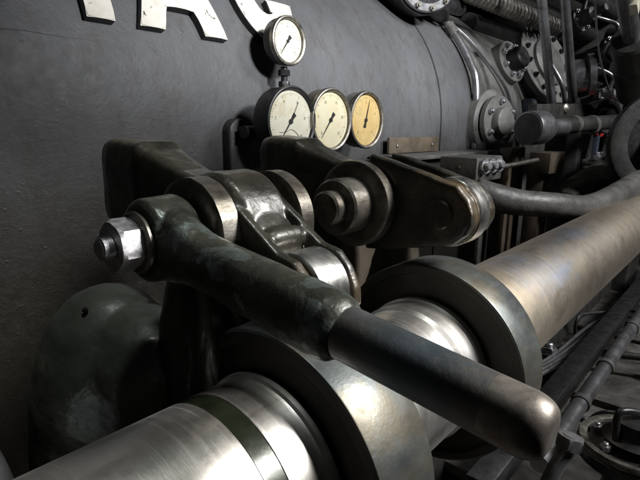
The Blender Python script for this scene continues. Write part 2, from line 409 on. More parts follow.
M_out = [(-.045, 0), (.012, 0), (.012, .17), (.12, .05), (.19, .17), (.19, 0), (.25, 0), (.25, H), (.18, H), (.12, .16), (.03, H), (-.045, H)]
letter([M_out], .315, .205, 'raised_letter', 'white raised letter M')
A_out = [(0, 0), (.062, 0), (.078, .06), (.155, .06), (.172, 0), (.238, 0), (.15, H), (.085, H)]
A_full = [(0, 0), (.062, 0), (.078, .058), (.155, .058), (.172, 0), (.24, 0), (.155, H), (.085, H)]
letter([A_full], .622, .205, 'raised_letter', 'white raised letter A')
def Gpoly():
    cy, cs, ro, ri = .112, .14, .14, .056
    out = [(cy + ro * .80 * math.cos(math.radians(a)), cs + ro * math.sin(math.radians(a))) for a in range(40, 328, 8)]
    out += [(cy + .112, cs - .005), (cy + .012, cs - .005), (cy + .012, cs - .045), (cy + .05, cs - .045)]
    inn = [(cy + ri * .66 * math.cos(math.radians(a)), cs + ri * math.sin(math.radians(a))) for a in range(312, 40, -8)]
    return out + inn
letter([Gpoly()], .925, .215, 'raised_letter', 'white raised letter G')

# ------------------------------------------------------------------ camshaft
AX, AZ = -.340, -.352
cs_ = thing('camshaft', 'thick polished steel camshaft with two round cams crossing the foreground', 'camshaft', (AX, .5, AZ))
R = .1
bm = bmesh.new(); lathe(bm, (AX, 0, AZ), (0, 1, 0), [(-.6, 0), (-.6, R), (.2395, R), (.2405, R - .0012), (.2615, R - .0012), (.2625, R), (.300, R), (.3045, R + .0012), (.307, R + .0035), (.3128, R + .004), (.3128, 0)], 160)
obj('polished_journal', bm, 'shaft', cs_, 25)
bm = bmesh.new(); lathe(bm, (AX, 0, AZ), (0, 1, 0), [(.2407, R - .003), (.2407, R - .0005), (.2613, R - .0005), (.2613, R - .003)], 160); obj('dark_band', bm, 'darkband', cs_, 25)  # dark green band set round the near journal
bm = bmesh.new(); lathe(bm, (AX, 0, AZ), (0, 1, 0), [(.398, 0), (.398, R + .002), (.404, R + .002), (.408, R - .003), (.58, R - .003), (.586, R + .001), (.62, R + .001), (.623, R + .004), (.634, R + .004), (.634, 0)], 160)
obj('middle_shaft', bm, 'shaft', cs_, 25)
bm = bmesh.new(); lathe(bm, (AX, 0, AZ), (0, 1, 0), [(.708, 0), (.708, R), (3.6, R), (3.6, 0)], 160)
obj('far_shaft', bm, 'shaft_far', cs_, 25, label='tarnished tan and blue far length of the shaft')
def cam(y0, y1, r, cx=0, cz=0, lab=None):
    bm = bmesh.new(); ch = .003
    n = 140; ring = []
    prof = [(y0 + .006, .07), (y0 + .006, r - .016), (y0 + .001, r - .014), (y0, r - .012), (y0, r - ch), (y0 + ch * .5, r - ch * .2), (y0 + ch, r), (y1 - ch, r), (y1 - ch * .5, r - ch * .2), (y1, r - ch), (y1, .07)]
    lathe(bm, (AX + cx, 0, AZ + cz), (0, 1, 0), prof, n)
    o = obj('cam', bm, M['camrim'], cs_, 25, label=lab); o.data.materials.append(M['camside'])
    for p in o.data.polygons:
        if p.normal.y < -.85 or p.normal.y > .9: p.material_index = 1
cam(.313, .398, .15, lab='nearer cam disc with smeared oily rim')
cam(.635, .708, .154, lab='farther cam disc with grey blotched rim')

# ------------------------------------------------------------------ rocker arms
PX, PZ = -.45, -.115
def P(x, y, z): return (x, y, z)
def rocker(name, label, y0, y1, rc, rr, pk, rw, pw, pe=.001, ridge=True):
    """y0..y1 thickness, rc roller centre (x,z)"""
    yc = (y0 + y1) / 2; w = y1 - y0
    t = thing(name, label, 'rocker arm', (PX, yc, PZ), 'forked rocker arms riding on the cams')
    d = Vector((rc[0] - PX, 0, rc[1] - PZ)); L = d.length; d.normalize(); nrm = Vector((-d.z, 0, d.x))
    if nrm.z < 0: nrm = -nrm
    bm = bmesh.new()
    # hub
    lathe(bm, (PX, 0, PZ), (0, 1, 0), [(y0 + .006, 0), (y0 + .006, .058), (y0 + .014, .064), (y1 - .014, .064), (y1 - .006, .058), (y1 - .006, 0)], 48)
    # wall side arm and blocky head
    secs = []
    for x, zt, zb, h in ((-.43, .05, -.05, .028), (-.475, .055, -.052, .03), (-.52, .060, -.040, .03), (-.555, .072, -.036, .032), (-.585, .083, -.038, .036), (-.60, .092, -.038, .04), (-.665, .096, -.032, .041), (-.684, .092, -.028, .038), (-.69, .082, -.018, .03)):
        zc = PZ + (zt + zb) / 2; hz = (zt - zb) / 2
        secs.append(((x, yc, zc), (0, h, 0), (0, 0, hz), 5))
    loft(bm, secs, 40)
    # neck between hub and fork
    c0 = Vector((PX, yc, PZ))
    secs = []
    for s, hh, hw in ((0, .055, w * .36), (.3, .046, w * .36), (.5, .036, w * .38), (.66, .026, w * .42), (.72, .018, w * .36)):
        secs.append((c0 + d * (L * s) + nrm * (.006 * s), (0, hw, 0), nrm * hh, 3.2))
    loft(bm, secs, 36)
    # prongs
    for yy in (y0 + w * pw, y1 - w * pw):
        secs = []
        for s, hh in ((.05, .066 * pk), (.35, .060 * pk), (.6, .053 * pk), (.82, .047 * pk), (1.0, rr + pe), (1.16, rr * .86), (1.3, rr * .5), (1.36, rr * .15)):
            secs.append((Vector((PX, yy, PZ)) + d * (L * s), (0, w * pw * .95, 0), nrm * hh, 5))
        loft(bm, secs, 40)
    if ridge:  # cross ridge where the fork splits
        p = c0 + d * (L * .6) + nrm * .03
        loft(bm, [(p + Vector((0, -w * .42, -.004)), d * .008, nrm * .01), (p + Vector((0, -w * .2, 0)), d * .012, nrm * .014), (p + Vector((0, w * .2, 0)), d * .012, nrm * .014), (p + Vector((0, w * .42, -.004)), d * .008, nrm * .01)], 24)
    fused('arm_body', bm, 'cast', t, .0021, 3, rough=.0009)
    bm = bmesh.new(); disc(bm, (rc[0], 0, rc[1]), (0, 1, 0), yc - w * rw, yc + w * rw, rr, .0015, 96); obj('roller', bm, 'bright', t, 30)
    bm = bmesh.new(); disc(bm, (rc[0], 0, rc[1]), (0, 1, 0), y0 - .004, y1 + .004, rr * .42, .002, 40); obj('roller_pin', bm, 'cast', t, 30)
    return t
ra = rocker('rocker_arm', 'near forked rocker arm with bright roller behind the hand lever', .325, .405, (-.334, -.166), .0415, .8, .27, .1)
def collar(par, y0, y1, r, mat='ring', name='collar', bore=.02, label=None, ch=.0022):
    bm = bmesh.new(); lathe(bm, (PX, 0, PZ), (0, 1, 0), [(y0 + .0, bore), (y0, r - ch * 3), (y0 + .0008, r - ch), (y0 + ch, r), (y1 - ch, r), (y1, r - ch), (y1, bore), (y0, bore)], 90)
    for v in bm.verts:
        if (Vector((v.co.x - PX, 0, v.co.z - PZ))).length > r * .9:
            k = 1 + .012 * noise.noise(v.co * 30)
            if label:   # hammered flats round the rim
                n_ = 17; th = math.atan2(v.co.z - PZ, v.co.x - PX) % (2 * PI / n_) - PI / n_; k *= .35 + .65 * math.cos(PI / n_) / math.cos(th) + .002
            v.co.x = PX + (v.co.x - PX) * k; v.co.z = PZ + (v.co.z - PZ) * k
    return obj(name, bm, mat, par, 30, label=label)
collar(ra, .303, .330, .060, name='clamp_ring', label='scuffed clamp ring with bright flats')
collar(ra, .418, .442, .060, name='clamp_ring')
rb = rocker('rocker_arm', 'far forked rocker arm below the cream pressure gauges with stepped pivot cap', .618, .70, (-.32, -.118), .049, 1.12, .2, .15, -.003)
collar(rb, .590, .612, .064, 'ring', 'hub_ring')
# pivot shaft shared by the arms
pv = thing('pivot_shaft', 'short dark steel pivot shaft through the near rocker arm', 'pivot shaft', (PX, .45, PZ))
bm = bmesh.new(); disc(bm, (PX, 0, PZ), (0, 1, 0), .296, .468, .0195, .002, 40); obj('shaft', bm, 'ring', pv, 30)
bm = bmesh.new(); lathe(bm, (PX, 0, PZ), (0, 1, 0), [(.548, .0), (.548, .038), (.551, .041), (.5895, .041), (.5895, .0)], 72); obj('hub_ring', bm, 'ring', rb, 30)
bm = bmesh.new(); lathe(bm, (PX, 0, PZ), (0, 1, 0), [(.528, .0), (.528, .022), (.531, .025), (.5475, .025), (.5475, .0)], 60); obj('pin_end', bm, 'ring', rb, 30)
bm = bmesh.new(); disc(bm, (PX, 0, PZ), (0, 1, 0), .611, .74, .0195, .002, 40); obj('pivot_pin', bm, 'ring', rb, 30)

# pedestals that carry the pivot shaft
def pedestal(y, label, extra=0.):
    t = thing('bearing_pedestal', label, 'bearing pedestal', (-.5, y, -1.0), 'pedestals carrying the rocker pivot shaft')
    bm = bmesh.new()
    loft(bm, [((PX, y, PZ - .016), (.018, 0, 0), (0, .014, 0), 4), ((PX - .02, y, PZ - .08), (.036, 0, 0), (0, .02, 0), 4), ((PX - .03, y, -.3), (.055, 0, 0), (0, .026, 0), 4), ((PX - .07, y, -.5), (.09, 0, 0), (0, .03, 0), 4), ((PX - .1, y, -.98), (.13, 0, 0), (0, .05, 0), 5)], 36)
    fused('column', bm, 'cast', t, .006, 3, rough=.0015)
    bm = bmesh.new(); box(bm, (PX - .1, y, -.985), (.34, .16, .03), .006); obj('foot', bm, 'cast', t)
t = thing('bearing_pedestal', 'black cast column directly below the hex nut and lever eye', 'bearing pedestal', (-.47, .33, -1.0), 'pedestals carrying the rocker pivot shaft')
bm = bmesh.new()
loft(bm, [((PX - .005, .315, PZ - .052), (.035, 0, 0), (0, .022, 0), 5), ((PX - .01, .318, -.22), (.045, 0, 0), (0, .03, 0), 5), ((PX - .02, .325, -.34), (.055, 0, 0), (0, .04, 0), 5), ((PX - .03, .33, -.98), (.07, 0, 0), (0, .05, 0), 5)], 36)
fused('column', bm, 'cast', t, .005, 3, rough=.0015)
bm = bmesh.new(); box(bm, (PX - .03, .33, -.985), (.2, .14, .03), .006); obj('foot', bm, 'cast', t)
pedestal(.475, 'dark cast pedestal under the pivot between the two rocker arms')
pedestal(.76, 'dark cast pedestal behind the far rocker arm')
# ------------------------------------------------------------------ hand lever
hl = thing('hand_lever', 'heavy forged hand lever with hex nut pointing at the viewer over the camshaft', 'hand lever', (PX, .27, PZ))
E0 = Vector((PX, .27, PZ)); E1 = Vector((-.207, .27, -.1475)); E2 = Vector((-.064, .27, -.1655))
bm = bmesh.new()
lathe(bm, (PX, 0, PZ), (0, 1, 0), [(.246, 0), (.246, .036), (.252, .042), (.288, .044), (.297, .038), (.297, 0)], 60)
dv = (E1 - E0).normalized(); nv = Vector((-dv.z, 0, dv.x)); ln = (E1 - E0).length
secs = []
for s, h, w in ((0, .036, .024), (.12, .037, .024), (.2, .033, .0235), (.28, .0268, .0235), (.42, .0252, .0240), (.6, .0258, .0250), (.8, .0268, .0262), (.93, .0272, .0268), (.975, .0250, .0250), (1.0, .0205, .0205)):
    secs.append((E0 + dv * ln * s, (0, w, 0), nv * h, 2.5 - .4 * s))
loft(bm, secs, 44)
fused('lever_body', bm, 'lever', hl, .0019, 3, rough=.0009)
dg_ = (E2 - E1).normalized(); lg = (E2 - E1).length; o1 = tuple(E1)
bm = bmesh.new(); lathe(bm, o1, dg_, [(-.012, 0), (-.012, .0200), (0, .0203), (lg * .76, .0198), (lg * .76, 0)], 72); obj('grip', bm, 'grip', hl)
bm = bmesh.new(); lathe(bm, o1, dg_, [(lg * .7595, .0), (lg * .7595, .01985), *[(lg - .0145 + .0165 * math.sin(a * PI / 20), (.0199) * (.42 + .58 * math.cos(a * PI / 20) ** .8)) for a in range(10)], (lg + .002, .0199 * .40), (lg + .0022, 0)], 72); obj('grip_tip', bm, 'tip', hl, 50, label='rubbed brown chamfered tip of the grip')
bm = bmesh.new(); disc(bm, (PX, 0, PZ), (0, 1, 0), .2395, .2465, .031, .002, 60); obj('washer', bm, 'ring', hl)
bm = bmesh.new(); hexnut(bm, (PX, 0, PZ), (0, 1, 0), .2175, .240, .0265, .32); obj('hex_nut', bm, 'nut', hl, 20)
bm = bmesh.new()
prof = [(.205, 0), (.205, .0085), (.2065, .0105)]
y = .2068
while y < .217: prof += [(y, .0112), (y + .0007, .0102)]; y += .0014
prof += [(.219, .011), (.219, 0)]
lathe(bm, (PX, 0, PZ), (0, 1, 0), prof, 48); obj('threaded_stud', bm, 'nut', hl, 20)

# ------------------------------------------------------------------ valve dome at lower left
dm = thing('valve_bonnet', 'dark green rounded valve bonnet under the hex nut at lower left', 'valve bonnet', (-.66, .27, -1.0))
bm = bmesh.new()
cx, cy = -.64, .30
secs = []
for z, r, sh in ((-1.0, .13, 0), (-.6, .127, 0), (-.45, .122, 0), (-.36, .114, 0), (-.30, .099, .0), (-.258, .077, .0), (-.228, .048, .0), (-.217, .02, 0)):
    secs.append(((cx + sh, cy, z), (r, 0, 0), (0, r * .95, 0), 2.05))
loft(bm, secs, 48)
loft(bm, [((-.56, .30, -1.0), (.08, 0, 0), (0, .08, 0), 2.4), ((-.56, .31, -.38), (.09, 0, 0), (0, .08, 0), 2.4), ((-.562, .31, -.29), (.080, 0, 0), (0, .07, 0), 2.4), ((-.565, .31, -.25), (.06, 0, 0), (0, .05, 0), 2.4), ((-.565, .31, -.232), (.02, 0, 0), (0, .02, 0), 2.4)], 40)
fused('bonnet_shell', bm, 'bonnet', dm, .005, 8, rough=.0012)
bm = bmesh.new(); bolt(bm, (-.61, .255, -.231), (0.1, -.1, 1), .004, .003); obj('bolt', bm, 'cast', dm)

# ------------------------------------------------------------------ pressure gauges
FONT = None
def text_mesh(s, size, par, mat, loc, depth=.0002):
    cu = bpy.data.curves.new('t', 'FONT'); cu.body = s; cu.size = size; cu.extrude = depth; cu.align_x = 'CENTER'; cu.align_y = 'CENTER'
    o = bpy.data.objects.new('t', cu); col.objects.link(o)
    me = bpy.data.meshes.new_from_object(o.evaluated_get(bpy.context.evaluated_depsgraph_get())); bpy.data.objects.remove(o)
    b = bmesh.new(); b.from_mesh(me); bpy.data.meshes.remove(me)
    m = Matrix(((0, 0, 1), (1, 0, 0), (0, 1, 0))).to_4x4()
    b.transform(Matrix.Translation(loc) @ m); return b
def merge(dst, src):
    me = bpy.data.meshes.new('x'); src.to_mesh(me); src.free(); dst.from_mesh(me); bpy.data.meshes.remove(me)
def gauge(label, c, r, depth, dial, case, bez, needle_deg, nums, needle2=None):
    cx, cy, cz = c
    t = thing('pressure_gauge', label, 'pressure gauge', (cx - depth, cy, cz), 'round pressure gauges on the engine casing')
    X = (1, 0, 0)
    bm = bmesh.new(); lathe(bm, (cx, cy, cz), X, [(-depth - .003, 0), (-depth, r * .5), (-depth, r - .012), (-depth + .004, r - .004), (-depth + .012, r - .002), (-.012, r - .002), (-.011, r - .008), (-.011, 0)], 72); obj('case', bm, case, t, 35)
    bm = bmesh.new(); lathe(bm, (cx, cy, cz), X, [(-.0105, r - .006), (-.013, r + .001), (-.003, r + .0015), (0, r), (.001, r - .003), (-.001, r - .0075), (-.006, r - .009), (-.0105, r - .006)], 72); obj('bezel', bm, bez, t, 35)
    ri = r - .0085
    bm = bmesh.new(); lathe(bm, (cx, cy, cz), X, [(-.0108, 0), (-.0086, 0.001), (-.0086, ri), (-.0108, ri)], 72)
    dl = obj('dial', bm, dial, t)
    bm = bmesh.new()
    def pt(a, rad, x): return Vector((cx + x, cy + rad * math.cos(a), cz + rad * math.sin(a)))
    n = 50
    for k in range(n + 1):
        a = math.radians(225 - 270 * k / n); maj = k % 5 == 0
        r0 = ri * (.80 if maj else .85); r1 = ri * .9; w = .0007 if maj else .0004
        q = Vector((0, -math.sin(a), math.cos(a))) * w
        vs = [bm.verts.new(pt(a, rr, -.0082) + s * q) for rr, s in ((r0, 1), (r0, -1), (r1, -1), (r1, 1))]
        bm.faces.new(vs)
    for k, s in enumerate(nums):
        a = math.radians(225 - 270 * k / (len(nums) - 1))
        merge(bm, text_mesh(s, r * .13, t, None, pt(a, ri * .68, -.0083)))
    obj('scale_marks', bm, 'faint', t)
    bm = bmesh.new(); a = math.radians(needle_deg)
    def blade(a, l0, w0, l1, w1, x):
        q = Vector((0, -math.sin(a), math.cos(a)))
        pts = [pt(a, l0, x) - q * w0, pt(a, l1, x) - q * w1, pt(a, l1, x) + q * w1, pt(a, l0, x) + q * w0]
        A = [bm.verts.new(p) for p in pts]; B = [bm.verts.new(p + Vector((.0006, 0, 0))) for p in pts]
        bm.faces.new(A); bm.faces.new(B)
        for k in range(4): bm.faces.new((A[k], A[(k + 1) % 4], B[(k + 1) % 4], B[k]))
    blade(a, -ri * .3, .006, 0, .0022, -.0068); blade(a, 0, .002, ri * .82, .0004, -.0067)
    disc(bm, (cx - .0078, cy, cz), X, 0, .0028, ri * .085, .0005, 24)
    if needle2 is not None:
        blade(math.radians(needle2), -ri * .1, .0008, ri * .72, .0005, -.0055)
        tube(bm, [pt(math.radians(an), ri * rd, -.0076) for an, rd in ((215, .62), (236, .40), (268, .26), (300, .36), (308, .58), (306, .8))], .0005, 6)
    obj('needle', bm, 'ink', t)
    return t
gauge('big cream faced pressure gauge in black case, left of the row of three', (-.90, .93, .008), .086, .062, 'dial_white', 'black', 'black', 232, ['0', '2', '4', '6', '8', '10'], 62)
gauge('cream faced pressure gauge between its two neighbours in the row', (-.90, 1.087, .014), .084, .055, 'dial_cream', 'browncase', 'bezel', 232, ['0', '5', '10', '15', '20', '25'])
gauge('amber yellow faced pressure gauge at the right end of the row', (-.90, 1.251, .016), .083, .055, 'dial_amber', 'greycase', 'bezel', 75, ['0', '1', '2', '3', '4'])
gs = gauge('small white faced pressure gauge on a stem above the other three', (-.985, 1.006, .216), .062, .045, 'dial_white', 'black', 'bezel', 232, ['0', '4', '8', '12', '16'])
bm = bmesh.new(); disc(bm, (-1.007, 1.006, .07), (0, 0, 1), .028, .082, .009, .001, 24); hexnut(bm, (-1.007, 1.006, .07), (0, 0, 1), .058, .074, .016, .2); hexnut(bm, (-1.007, 1.006, .07), (0, 0, 1), .030, .044, .016, .5)
obj('stem', bm, 'black', gs)
bm = bmesh.new(); tube(bm, [(-1.007, 1.006, .102), (-1.007, 1.006, .085), (-1.010, 1.012, .072), (-1.02, 1.02, .068), (-1.07, 1.03, .068)], .014, 20); obj('elbow', bm, 'black', gs)
t = thing('round_topped_lug', 'black round-topped lug standing on the casing left of the big gauge', 'lug', (-1.04, .86, -.2))
bm = bmesh.new(); prism(bm, [(.86 + .036 * math.cos(a / 12 * PI), -.022 + .036 * math.sin(a / 12 * PI)) for a in range(13)] + [(.824, -.26), (.896, -.26)], 'x', -1.06, -1.02, .006); obj('lug', bm, 'darkcast', t)
# manifold that carries the three gauges
mf = thing('gauge_manifold', 'dark pipe behind the lower three pressure gauges', 'pipe', (-1.0, 1.09, .0))
bm = bmesh.new(); tube(bm, [(-.985, .84, -.02), (-.985, 1.34, -.02)], .016, 20, False); obj('pipe', bm, 'black', mf)
for yy in (.93, 1.087, 1.251):
    bm = bmesh.new(); disc(bm, (-.985, yy, .0), (1, 0, 0), 0, .028, .012, .001, 20); obj('stem', bm, 'black', mf)
for yy in (.86, 1.33):
    bm = bmesh.new(); box(bm, (-1.02, yy, -.02), (.07, .02, .03), .003); obj('bracket', bm, 'black', mf)

# ------------------------------------------------------------------ ledge, angle bracket and bolt block beside the casing
t = thing('angle_bracket', 'brown riveted angle plate on the casing beside the amber gauge', 'bracket', (-1.02, 1.72, -.1))
bm = bmesh.new(); box(bm, (-1.022, 1.735, -.07), (.012, .37, .058), .002); obj('plate', bm, 'brownplate', t)
for yy in (1.60, 1.86):
    bm = bmesh.new(); lathe(bm, (-1.016, yy, -.072), (1, 0, 0), [(0, .007), (.004, .0062), (.006, .003), (.0065, 0)], 20); obj('rivet', bm, 'bezel', t)
t = thing('ledge_plate', 'dusty flat ledge plate under the riveted angle bracket', 'plate', (-.98, 1.85, -.12))
bm = bmesh.new(); box(bm, (-.965, 1.85, -.108), (.15, .78, .014), .002); obj('plate', bm, 'greycast', t)
bm = bmesh.new(); box(bm, (-.93, 1.85, -.14), (.014, .7, .05), .002); obj('web', bm, 'darkcast', t)
t = thing('bearing_block', 'grey bearing cap block with a row of hex bolts beside the ledge', 'bearing cap', (-.72, 1.62, -.2))
bm = bmesh.new(); box(bm, (-.735, 1.63, -.135), (.13, .21, .08), .006); obj('block', bm, 'greycast', t)
for k in range(3):
    bm = bmesh.new(); bolt(bm, (-.672, 1.565 + k * .055, -.125), (1, -.25, .15), .026, .02, .3); obj('bolt', bm, 'nut', t, 20)
for z in (-.128, -.155):
    bm = bmesh.new(); bolt(bm, (-.73 + (z + .128) * .5, 1.535, z), (0, -1, 0), .010, .008, .3); obj('bolt', bm, 'bezel', t, 20)

# long grey arm that leaves the bearing cap to the right
t = thing('casting_arm', 'thick dusty grey cast arm running right from the bearing cap behind the shaft', 'cast arm', (-.55, 1.7, -.5))
bm = bmesh.new()
tube(bm, [(-.66, 1.50, -.205), (-.61, 1.53, -.215), (-.55, 1.60, -.232), (-.48, 1.70, -.242), (-.42, 1.88, -.262), (-.38, 2.15, -.24), (-.36, 2.6, -.2)], lambda u: .052 - .012 * math.sin(u * PI), 28)
fused('arm', bm, 'greycast', t, .006, 4, rough=.0008)
bm = bmesh.new(); tube(bm, [(-.5, 1.9, -.3), (-.5, 1.9, -1.0)], .05, 20, False); obj('support', bm, 'darkcast', t)

# ------------------------------------------------------------------ pipe that follows the casing curve
t = thing('curved_pipe', 'slim grey pipe bent down the casing curve beside the round covers', 'pipe', (-1.02, 2.28, -.1))
bm = bmesh.new(); tube(bm, [(-1.215, 2.262, .495), (-1.175, 2.272, .44), (-1.125, 2.282, .37), (-1.075, 2.285, .285), (-1.045, 2.285, .22), (-1.03, 2.285, .1), (-1.025, 2.285, -.1)], .017, 18); obj('pipe', bm, 'greypipe', t)
bm = bmesh.new(); lathe(bm, (-1.19, 2.268, .462), Vector((.06, .01, -.08)), [(0, 0), (0, .024), (.055, .024), (.055, 0)], 24); obj('union', bm, 'greycast', t)

# valve housing hanging from above at the top
t = thing('round_valve_housing', 'black round housing with bolted rim at the top of the casing', 'valve housing', (-1.2, 1.9, .55))
oo = Vector((-1.13, 1.92, .60)); dd = Vector((.55, -.25, -.05))
bm = bmesh.new(); lathe(bm, oo, dd, [(-.10, 0), (-.10, .155), (.02, .16), (.025, .15), (.03, .12), (.03, .0)], 64); obj('housing', bm, 'black', t)
bm = bmesh.new(); lathe(bm, oo, dd, [(.026, .118), (.026, .152), (.036, .152), (.04, .146), (.04, .118)], 64); obj('rim', bm, 'greypipe', t)
d_, a_, b_ = frame(dd)
for k in range(12):
    an = 2 * PI * k / 12 + .2; bm = bmesh.new(); bolt(bm, oo + d_ * .04 + (a_ * math.cos(an) + b_ * math.sin(an)) * .134, dd, .012, .01, k); obj('bolt', bm, 'bezel', t, 20)
t = thing('drain_cock', 'small dark cock with pointed spout where the curved pipe begins', 'cock', (-1.2, 2.2, .5))
bm = bmesh.new(); loft(bm, [((-1.16, 2.10, .52), (.05, 0, 0), (0, .06, 0)), ((-1.17, 2.12, .49), (.05, 0, 0), (0, .06, 0)), ((-1.19, 2.2, .47), (.03, 0, 0), (0, .04, 0))], 20)
tube(bm, [(-1.17, 2.12, .53), (-1.15, 2.3, .535)], .035, 16, False); obj('body', bm, 'black', t)

# ------------------------------------------------------------------ bolted covers on the casing end
def bolted_cover(name, label, c, d, r, rcap, n, br, cap_mat, fl_mat, cap_h=.03, thick=.02, cat='cover', group=None, stud=False, phase=.3, ell=1.):
    t = thing(name, label, cat, c, group)
    bm = bmesh.new(); disc(bm, c, d, -thick, 0, r, .004, 56); obj('flange', bm, fl_mat, t)
    bm = bmesh.new(); lathe(bm, c, d, [(-.001, 0), (0, rcap), (cap_h * .6, rcap), (cap_h * .9, rcap * .93), (cap_h, rcap * .8), (cap_h, 0)], 48); obj('cap', bm, cap_mat, t)
    d_, a_, b_ = frame(d)
    for k in range(n):
        an = 2 * PI * k / n + phase; bm = bmesh.new()
        bolt(bm, Vector(c) + (a_ * math.cos(an) + b_ * math.sin(an)) * (r * .5 + rcap * .5), d, br, br * .9, k * .7, stud); obj('bolt', bm, 'nut' if stud else 'bezel', t, 20)
    return t
# valve chest block behind the flanges
t = thing('valve_chest', 'dark valve chest block under the round bolted cover', 'valve chest', (-1.0, 2.45, -.9))
bm = bmesh.new(); box(bm, (-1.06, 2.45, -.35), (.2, .34, .80), .02); obj('block', bm, 'greycast', t)
bm = bmesh.new(); lathe(bm, (-1.12, 2.40, .02), (1, -.15, .03), [(0, 0), (0, .15), (.13, .15), (.145, .138), (.145, 0)], 56); obj('neck', bm, 'palecast', t)
bolted_cover('bolted_cover', 'pale grey round cover with oval cap and six bolts beside the curved pipe', (-.935, 2.345, .025), (1, -.22, .06), .118, .066, 6, .015, 'palecast', 'palecast', .035, .03, group='round bolted covers', stud=True, phase=PI / 2)
bolted_cover('bolted_cover', 'dark gland cover with crown of studs above the pale round cover', (-1.075, 2.79, .345), (1, -.18, .35), .112, .06, 8, .016, 'black', 'palecast', .07, .06, group='round bolted covers', stud=True)
# grey end plate ring and rim with studs
t = thing('cylinder_head', 'large tilted grey cylinder head ring with small bolts behind the vertical rods', 'cylinder head', (-1.15, 2.95, .3))
oo = Vector((-1.0, 3.12, .36)); dd = Vector((1, -.22, .42)); d_, a_, b_ = frame(dd)
bm = bmesh.new(); lathe(bm, oo, dd, [(-.16, 0), (-.16, .19), (-.04, .19), (-.035, .235), (0, .24), (.004, .236), (.004, 0)], 80); obj('ring', bm, 'palecast', t)
bm = bmesh.new(); lathe(bm, oo, dd, [(.0035, 0), (.0035, .14), (.02, .135), (.026, .12), (.026, 0)], 64); obj('cover', bm, 'greycast', t)
for k in range(14):
    an = 2 * PI * k / 14; bm = bmesh.new(); bolt(bm, oo + d_ * .004 + (a_ * math.cos(an) + b_ * math.sin(an)) * .195, dd, .015, .014, k); obj('bolt', bm, 'black', t, 20)
# spring-like ribbed coupling at the top
t = thing('ribbed_coupling', 'ribbed dusty spiral spring slanting across the top behind the casing', 'spring', (-1.1, 2.6, .55))
A = Vector((-1.08, 2.2, .58)); B = Vector((-1.0, 3.2, .56)); n_ = 26; bm = bmesh.new()
pts = []
dA, aA, bA = frame(B - A)
for k in range(n_ * 10 + 1):
    u = k / (n_ * 10); an = 2 * PI * k / 10
    pts.append(A + (B - A) * u + (aA * math.cos(an) + bA * math.sin(an)) * .036)
tube(bm, pts, .012, 8, False); obj('coil', bm, 'hose', t)
bm = bmesh.new(); tube(bm, [A, B], .018, 12, False); obj('core', bm, 'darkcast', t)

# small valve gear between and behind the rods
for c, d, r, lab in (((-.95, 3.55, .66), (.9, -.3, .3), .07, 'dark valve body with prongs behind the thin wire near the top edge'), ((-1.0, 3.25, .12), (1, -.3, .1), .06, 'grey valve body low between the two leaning rods'), ((-.8, 3.75, .2), (1, -.4, .2), .065, 'grey valve body just right of the stub cylinder'), ((-.85, 3.95, .55), (.8, -.5, .2), .06, 'dark valve body left of the fat dark cylinder')):
    t = thing('stop_valve', lab, 'valve', c, 'small valve bodies behind the rods')
    c = Vector(c); d_, a_, b_ = frame(d)
    bm = bmesh.new(); lathe(bm, c, d, [(-.3, 0), (-.3, r * .6), (-.06, r * .6), (-.06, r), (-.02, r * 1.02), (-.02, r * .75), (.06, r * .6), (.07, r * .3), (.14, r * .28), (.14, 0)], 36); obj('body', bm, 'greycast', t)
    for k in range(6):
        an = 2 * PI * k / 6 + .2; bm = bmesh.new(); bolt(bm, c - d_ * .02 + (a_ * math.cos(an) + b_ * math.sin(an)) * r * .87, d, .012, .014, k); obj('stud', bm, 'nut', t, 20)
    bm = bmesh.new(); tube(bm, [c + b_ * r * .5, c + b_ * r * 1.8 + d_ * .03, c + b_ * r * 2.6 - a_ * .08, c + b_ * r * 3 - a_ * .3], .013, 12); obj('branch_pipe', bm, 'greypipe', t)
t = thing('thin_pipe_run', 'thin pipe looping across the end ring above the round bolted covers', 'pipe', (-1.1, 2.6, .3))
bm = bmesh.new(); tube(bm, [csurf(2.35, .52, .03), csurf(2.45, .40, .03), csurf(2.62, .22, .035), csurf(2.70, .1, .03), csurf(2.72, -.1, .03)], .008, 10); obj('pipe', bm, 'greypipe', t)
t = thing('junction_box', 'small grey box on the end ring between gland cover and rods', 'box', (-1.02, 2.98, .12))
bm = bmesh.new(); box(bm, (-1.02, 2.98, .12), (.05, .14, .07), .004); obj('body', bm, 'navy', t)
bm = bmesh.new(); box(bm, (-.993, 2.98, .12), (.006, .12, .05), .002); obj('lid', bm, 'greycast', t)
# vertical valve rods
def rod(label, a, b, r, mat='greypipe', name='vertical_rod', cat='rod', collar_at=None, group='slim vertical valve rods'):
    t = thing(name, label, cat, b, group)
    bm = bmesh.new(); tube(bm, [a, b], r, 20, False); obj('shank', bm, mat, t)
    if collar_at is not None:
        a, b = Vector(a), Vector(b); c = a + (b - a) * collar_at
        bm = bmesh.new(); lathe(bm, c, b - a, [(0, r), (0, r * 1.5), (.03, r * 1.5), (.03, r)], 24); obj('collar', bm, 'greycast', t)
    return t
rod('left slim grey rod of the leaning pair beyond the gland cover', (-.8, 2.27, .62), (-.8, 2.66, .06), .0205, collar_at=.93)
rod('right slim grey rod of the leaning pair beyond the gland cover', (-.8, 2.57, .68), (-.8, 3.0, .1), .0225, collar_at=.93)
t = thing('thin_wire', 'thin dark wire hanging right of the two leaning rods', 'wire', (-.7, 3.3, .2))
bm = bmesh.new(); tube(bm, [(-.7, 2.66, .66), (-.7, 2.78, .55), (-.7, 2.915, .407), (-.7, 3.1, .29), (-.7, 3.5, .12)], .005, 8); obj('strand', bm, 'greypipe', t)
t = thing('vent_pipe', 'short bent grey pipe behind the two leaning rods', 'pipe', (-.9, 3.0, .1))
